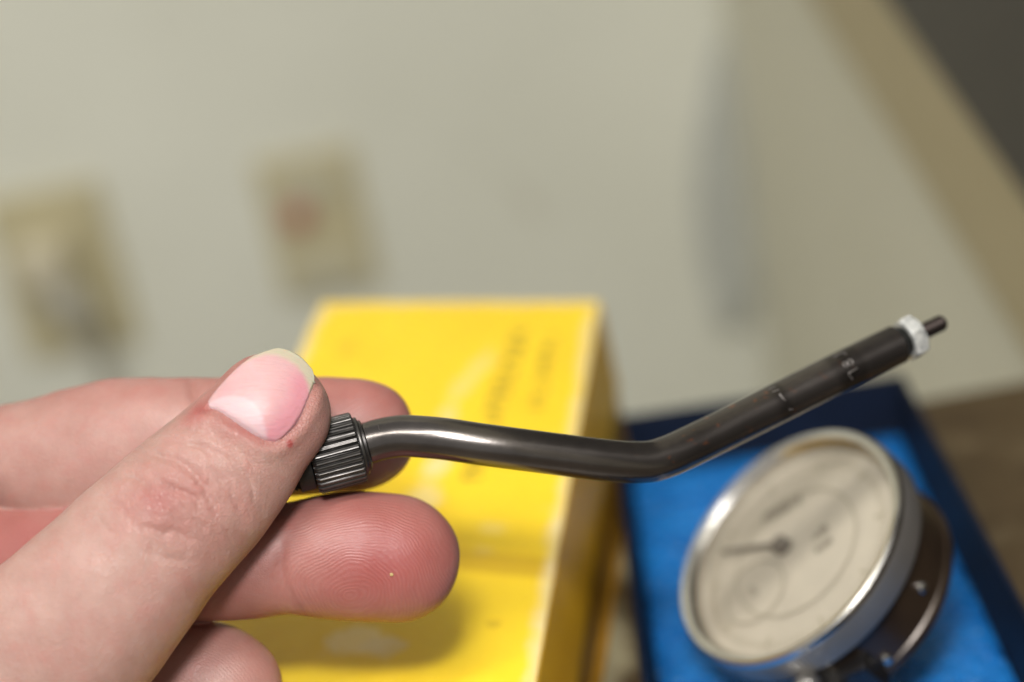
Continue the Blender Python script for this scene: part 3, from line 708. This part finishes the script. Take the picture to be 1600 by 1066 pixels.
# attributes: redness, tan, ridge phase, ridge amount, wrinkle amount
def setattr_(nm, vals):
    a_ = hm.attributes.new(nm, 'FLOAT', 'POINT'); a_.data.foreach_set('value', np.asarray(vals, np.float32))
def gb(k_, x, y, rx, ry, amp=1): return np.where(isf(k_), np.exp(-((X-x)/rx)**2-((Y-y)/ry)**2)*amp, 0)
red = gb('thumb', 240, 782, 36, 26, .42) + gb('thumb', 295, 770, 90, 70, .32) + gb('thumb', 330, 930, 90, 90, .15) + gb('thumb', 380, 672, 60, 22, .3) + gb('thumb', 480, 690, 40, 70, .2) + gb('thumb', 452, 693, 3.5, 4.5, 2.2)
red += np.where(isf('middle'), .45 + .55*np.exp(-((X-600)/110)**2-((Y-870)/85)**2), 0) + gb('middle', 30, 850, 120, 60, .3)
red += np.where(isf('index'), .14+.2*np.exp(-((Y-600)/40)**2), 0) + gb('index', 560, 640, 120, 70, .35) + np.where(isf('ring'), .3, 0)
red += np.where(isf('palm') | isf('little'), .3, 0)
dn_, _ = pdist(NAIL); red += np.where(isf('thumb'), np.exp(-(dn_/14)**2)*.35, 0)
dl_, _ = pdist([(300, 652), (335, 610), (362, 578), (395, 555)]); red += np.where(isf('thumb'), np.exp(-(dl_/16)**2)*.5, 0)
setattr_('red', red)
r1 = np.hypot((X-545)/1.35, (Y-930)); warp = 6*np.sin(X*.027+1)+5*np.sin(Y*.041+X*.013)+2.2*np.sin(X*.07-Y*.06)+1.5*np.sin(X*.05+Y*.11)
ph = np.where(isf('middle'), r1+warp, 0)
r2 = np.hypot((X-120)*1.0, (Y-760)*1.0)
ph = np.where(isf('index'), np.where(X < 345, r2+.5*warp, (X-600)*.45+(Y-640)*.95+.8*warp), ph)
ph = np.where(isf('ring'), np.hypot((X-250)/1.2, Y-1100)+warp, ph)
setattr_('phase', ph*2*math.pi/5.2)
amt = np.where(isf('middle'), np.clip((X-415)/40, 0, 1), 0) + np.where(isf('index'), np.where(X < 345, np.clip(1-abs(X-250)/110, 0, 1)*.6, np.clip((X-400)/80, 0, 1)*.7), 0) + np.where(isf('ring'), .6, 0)
setattr_('ridge', amt*front)
wr = np.where(isf('thumb'), 1, .35) * np.where(isf('middle') & (X > 420), .2, 1); setattr_('wrinkle', wr)
setattr_('joint', np.where(isf('thumb'), np.exp(-(((X-300)*.7-(Y-770)*.7)/95)**2)*.9+.1, .12)*np.clip(front, 0, 1))

t = NT('skin')
red_ = t.attr('red').outputs['Fac']; phs = t.attr('phase').outputs['Fac']; rid = t.attr('ridge').outputs['Fac']; wrk = t.attr('wrinkle').outputs['Fac']
c = t.ramp(t.noise(95, 6, .68), (.32, (.335, .188, .156)), (.68, (.425, .262, .222)))
mot = t.noise(210, 6, .68); c = t.mix(t.ramp(mot, (.46, (0, 0, 0)), (.72, (.55, .55, .55))), c, (.40, .175, .15))
c = t.mix(t.math('MINIMUM', red_, 1.0), c, (.295, .064, .058))
phs = t.math('ADD', phs, t.math('MULTIPLY', t.math('SUBTRACT', t.noise(240, 3, .55), .5), 11)); wv = t.math('SINE', phs); wv01 = t.math('MULTIPLY_ADD', wv, .5, .5); wv01 = t.math('MULTIPLY', wv01, t.ramp(t.noise(330, 3, .6), (.3, (.15, .15, .15)), (.65, (1, 1, 1)))); rh = t.math('MULTIPLY', wv01, rid)
c = t.mix(t.math('MULTIPLY', rh, .045), c, (.78, .48, .40))
t.col(c).set(t.math('MULTIPLY_ADD', t.noise(700, 3), .2, .37), 0, .5, Subsurface_Weight=.45, Subsurface_Scale=.0011)
t.b.inputs['Subsurface Radius'].default_value = (1, .34, .22)
vo = t.n('ShaderNodeTexVoronoi', feature='DISTANCE_TO_EDGE'); vo.inputs['Scale'].default_value = 1500
mp = t.n('ShaderNodeMapping'); mp.inputs['Scale'].default_value = (1, 1, 1); t.l(t.tex(), mp.inputs[0]); t.l(mp.outputs[0], vo.inputs['Vector'])
cell = t.math('MULTIPLY', t.math('MINIMUM', t.math('MULTIPLY', vo.outputs[0], 3), .5), wrk)
mw_ = t.n('ShaderNodeMapping'); mw_.inputs['Rotation'].default_value = (0, 0, math.radians(50)); mw_.inputs['Scale'].default_value = (1, .22, .5); t.l(t.tex(), mw_.inputs[0])
wk = t.math('ABSOLUTE', t.math('SUBTRACT', t.noise(420, 4, .55, mw_.outputs[0], .6), .5)); wk = t.math('MULTIPLY', t.math('MINIMUM', t.math('MULTIPLY', wk, 6), 1), t.attr('joint').outputs['Fac'])
b0 = t.bump(wk, .00011, .6)
b1 = t.bump(cell, .00014, .8, b0); b2 = t.bump(t.noise(1100, 5, .65), .00011, .6, b1); t.bump(rh, .000045, .7, b2)
m_skin = t.m
rotc = Matrix(((CX[0], CY[0], -F[0]), (CX[1], CY[1], -F[1]), (CX[2], CY[2], -F[2])))
hand = link('hand', hm, m_skin, None, xf(rotc, CP + CX*HO[0] + CY*HO[1] - F*HO[2]), True)
tag(hand, 'bare left hand pinching the dark rod with thumb, index and middle finger', 'hand')

# thumbnail: a curved plate over the thumb tip
from mathutils.bvhtree import BVHTree
bvh = BVHTree.FromPolygons([Vector(q) for q in co], [tuple(p_.vertices) for p_ in hm.polygons])
left = catmull([(317, 641), (328, 622), (342, 604), (358, 587), (376, 570), (396, 556), (414, 549)], 8)
right = catmull([(429, 694), (448, 681), (465, 662), (477, 640), (485, 620), (491, 600), (491, 588)], 8)
nu, nvv = 60, 70
prox = catmull([(317, 641), (335, 645), (356, 657), (380, 673), (405, 690), (418, 694), (429, 694)], 10)
dist = catmull([(414, 549), (436, 544), (455, 549), (470, 558), (481, 569), (488, 578), (491, 588)], 10)
def at_(c_, s_):
    x = s_*(len(c_)-1); i = min(int(x), len(c_)-2); return c_[i]+(c_[i+1]-c_[i])*(x-i)
G = np.zeros((nvv+1, nu+1, 2))
for j in range(nvv+1):
    for i in range(nu+1):
        u_, v_ = i/nu, j/nvv
        c_ = (1-v_)*at_(prox, u_)+v_*at_(dist, u_)+(1-u_)*at_(left, v_)+u_*at_(right, v_)
        c_ -= (1-u_)*(1-v_)*prox[0]+u_*(1-v_)*prox[-1]+(1-u_)*v_*dist[0]+u_*v_*dist[-1]; G[j, i] = c_
sx_, sy_, sd_ = [], [], []
for j in range(0, nvv+1, 3):
    for i in range(0, nu+1, 3):
        x, y = G[j, i]; r = np.array([(x-800)/FPX, -(y-533)/FPX, -1.])
        h = bvh.ray_cast(Vector(-HO), Vector(r/np.linalg.norm(r)))
        if h[0] is not None:
            D = -(h[0].z+HO[2])
            if D < .3: sx_.append(x-410); sy_.append(y-620); sd_.append(D)
sx_, sy_, sd_ = map(np.array, (sx_, sy_, sd_))
Bm = lambda x, y: np.stack([np.ones_like(x), x, y, x*x, x*y, y*y], -1)/np.array([1, 100, 100, 1e4, 1e4, 1e4])
kf, *_ = np.linalg.lstsq(Bm(sx_, sy_), sd_, rcond=None)
gx_, gy_ = G[..., 0], G[..., 1]; DD = (Bm(gx_-410, gy_-620)@kf) - .00030
uu, vv_ = np.meshgrid(np.linspace(0, 1, nu+1), np.linspace(0, 1, nvv+1))
DD += .0009*np.exp(-(vv_/.05)**2) + .0007*np.exp(-((1-uu)/.04)**2)*(vv_ < .85) + .0004*np.exp(-(uu/.04)**2)
NV = np.stack([(gx_-800)/FPX*DD, -(gy_-533)/FPX*DD, -DD], -1).reshape(-1, 3)-HO
nf_ = [(j*(nu+1)+i, j*(nu+1)+i+1, (j+1)*(nu+1)+i+1, (j+1)*(nu+1)+i) for j in range(nvv) for i in range(nu)]
nm_ = bpy.data.meshes.new('fingernail'); nm_.from_pydata([tuple(q) for q in NV], [], nf_)
bm = bmesh.new(); bm.from_mesh(nm_); 
bm.faces.ensure_lookup_table(); bm.normal_update()
if bm.faces[len(bm.faces)//2].normal.z < 0: bmesh.ops.reverse_faces(bm, faces=bm.faces[:])
bm.to_mesh(nm_); bm.free()
def pix_d(poly, x, y):
    best = np.full(x.shape, 1e9); poly = np.array(poly, float)
    for a_, b2 in zip(poly, poly[1:]):
        e_ = b2-a_; s_ = np.clip(((x-a_[0])*e_[0]+(y-a_[1])*e_[1])/(e_@e_), 0, 1); best = np.minimum(best, np.hypot(x-a_[0]-s_*e_[0], y-a_[1]-s_*e_[1]))
    return best
def inside(poly, x, y):
    poly = np.array(poly, float); r = np.zeros(x.shape, bool)
    for (x0, y0), (x1, y1) in zip(poly, np.roll(poly, -1, 0)):
        c_ = ((y0 > y) != (y1 > y)) & (x < (x1-x0)*(y-y0)/(y1-y0+1e-9)+x0); r ^= c_
    return r
fe = [(380, 566), (397, 558.5), (415, 554), (432, 555), (450, 562), (465, 573), (475, 587), (482, 601), (486, 622)]
fpoly = fe + [(540, 620), (520, 500), (380, 500)]
free = np.clip(.5+np.where(inside(fpoly, gx_, gy_), 1, -1)*pix_d(fe, gx_, gy_)/8, 0, 1)
lu = [(322, 634), (333, 626), (348, 620), (365, 618.5), (382, 621), (396, 629), (405, 640), (411, 652), (415, 668), (418, 690)]
lpoly = lu + [(400, 720), (300, 660)]
lun = np.clip(.5+np.where(inside(lpoly, gx_, gy_), 1, -1)*pix_d(lu, gx_, gy_)/5, 0, 1)
rose = np.clip(np.exp(-pix_d([(425, 680), (452, 655), (468, 625), (470, 600)], gx_, gy_)**2/22**2), 0, 1)
for nm2, val in (('free', free), ('lunula', lun), ('rose', rose)):
    a_ = nm_.attributes.new(nm2, 'FLOAT', 'POINT'); a_.data.foreach_set('value', val.astype(np.float32).ravel())
t = NT('nail'); c = t.ramp(t.noise(150, 3), (.3, (.49, .285, .288)), (.7, (.54, .335, .335)))
c = t.mix(t.math('MULTIPLY', t.attr('rose').outputs['Fac'], .75), c, (.52, .20, .245)); c = t.mix(t.math('MULTIPLY', t.attr('lunula').outputs['Fac'], .6), c, (.57, .43, .455)); c = t.mix(t.attr('free').outputs['Fac'], c, (.43, .385, .285))
t.col(c).set(.38, 0, .25, Subsurface_Weight=.3, Subsurface_Scale=.001)
sc_ = t.n('ShaderNodeMapping'); sc_.inputs['Rotation'].default_value = (0, 0, math.radians(-48)); sc_.inputs['Scale'].default_value = (1, 9, 9); t.l(t.tex(), sc_.inputs[0])
t.bump(t.noise(190, 3, .5, sc_.outputs[0]), .00022, .7)
nail = link('fingernail', nm_, t.m, hand, None, True)
so_ = nail.modifiers.new('s', 'SOLIDIFY'); so_.thickness = .00045; so_.offset = -1
# gold fleck of dust on the middle fingertip
hit = bvh.ray_cast(Vector(-HO), Vector(((612-800)/FPX, -(898-533)/FPX, -1)).normalized())
if hit[0] is not None:
    bm = bmesh.new(); bmesh.ops.create_icosphere(bm, subdivisions=1, radius=.00042)
    for q in bm.verts: q.co = Vector((q.co.x*rk.uniform(.7, 1.3), q.co.y*rk.uniform(.7, 1.2), q.co.z*.4))
    o = obj('brass_chip', bm, plain('brass_chip_metal', (.42, .30, .12), .6, 0), None, xf(rotc, Vector(CP) + rotc@Vector(np.array(hit[0])+HO + np.array(hit[1])*.00012)))
    tag(o, 'tiny brass chip stuck to the pad of the middle finger', 'metal chip')
print('HAND VERTS', n, 'box far z', Bc, 'gauge', gc, 'RG', RG)
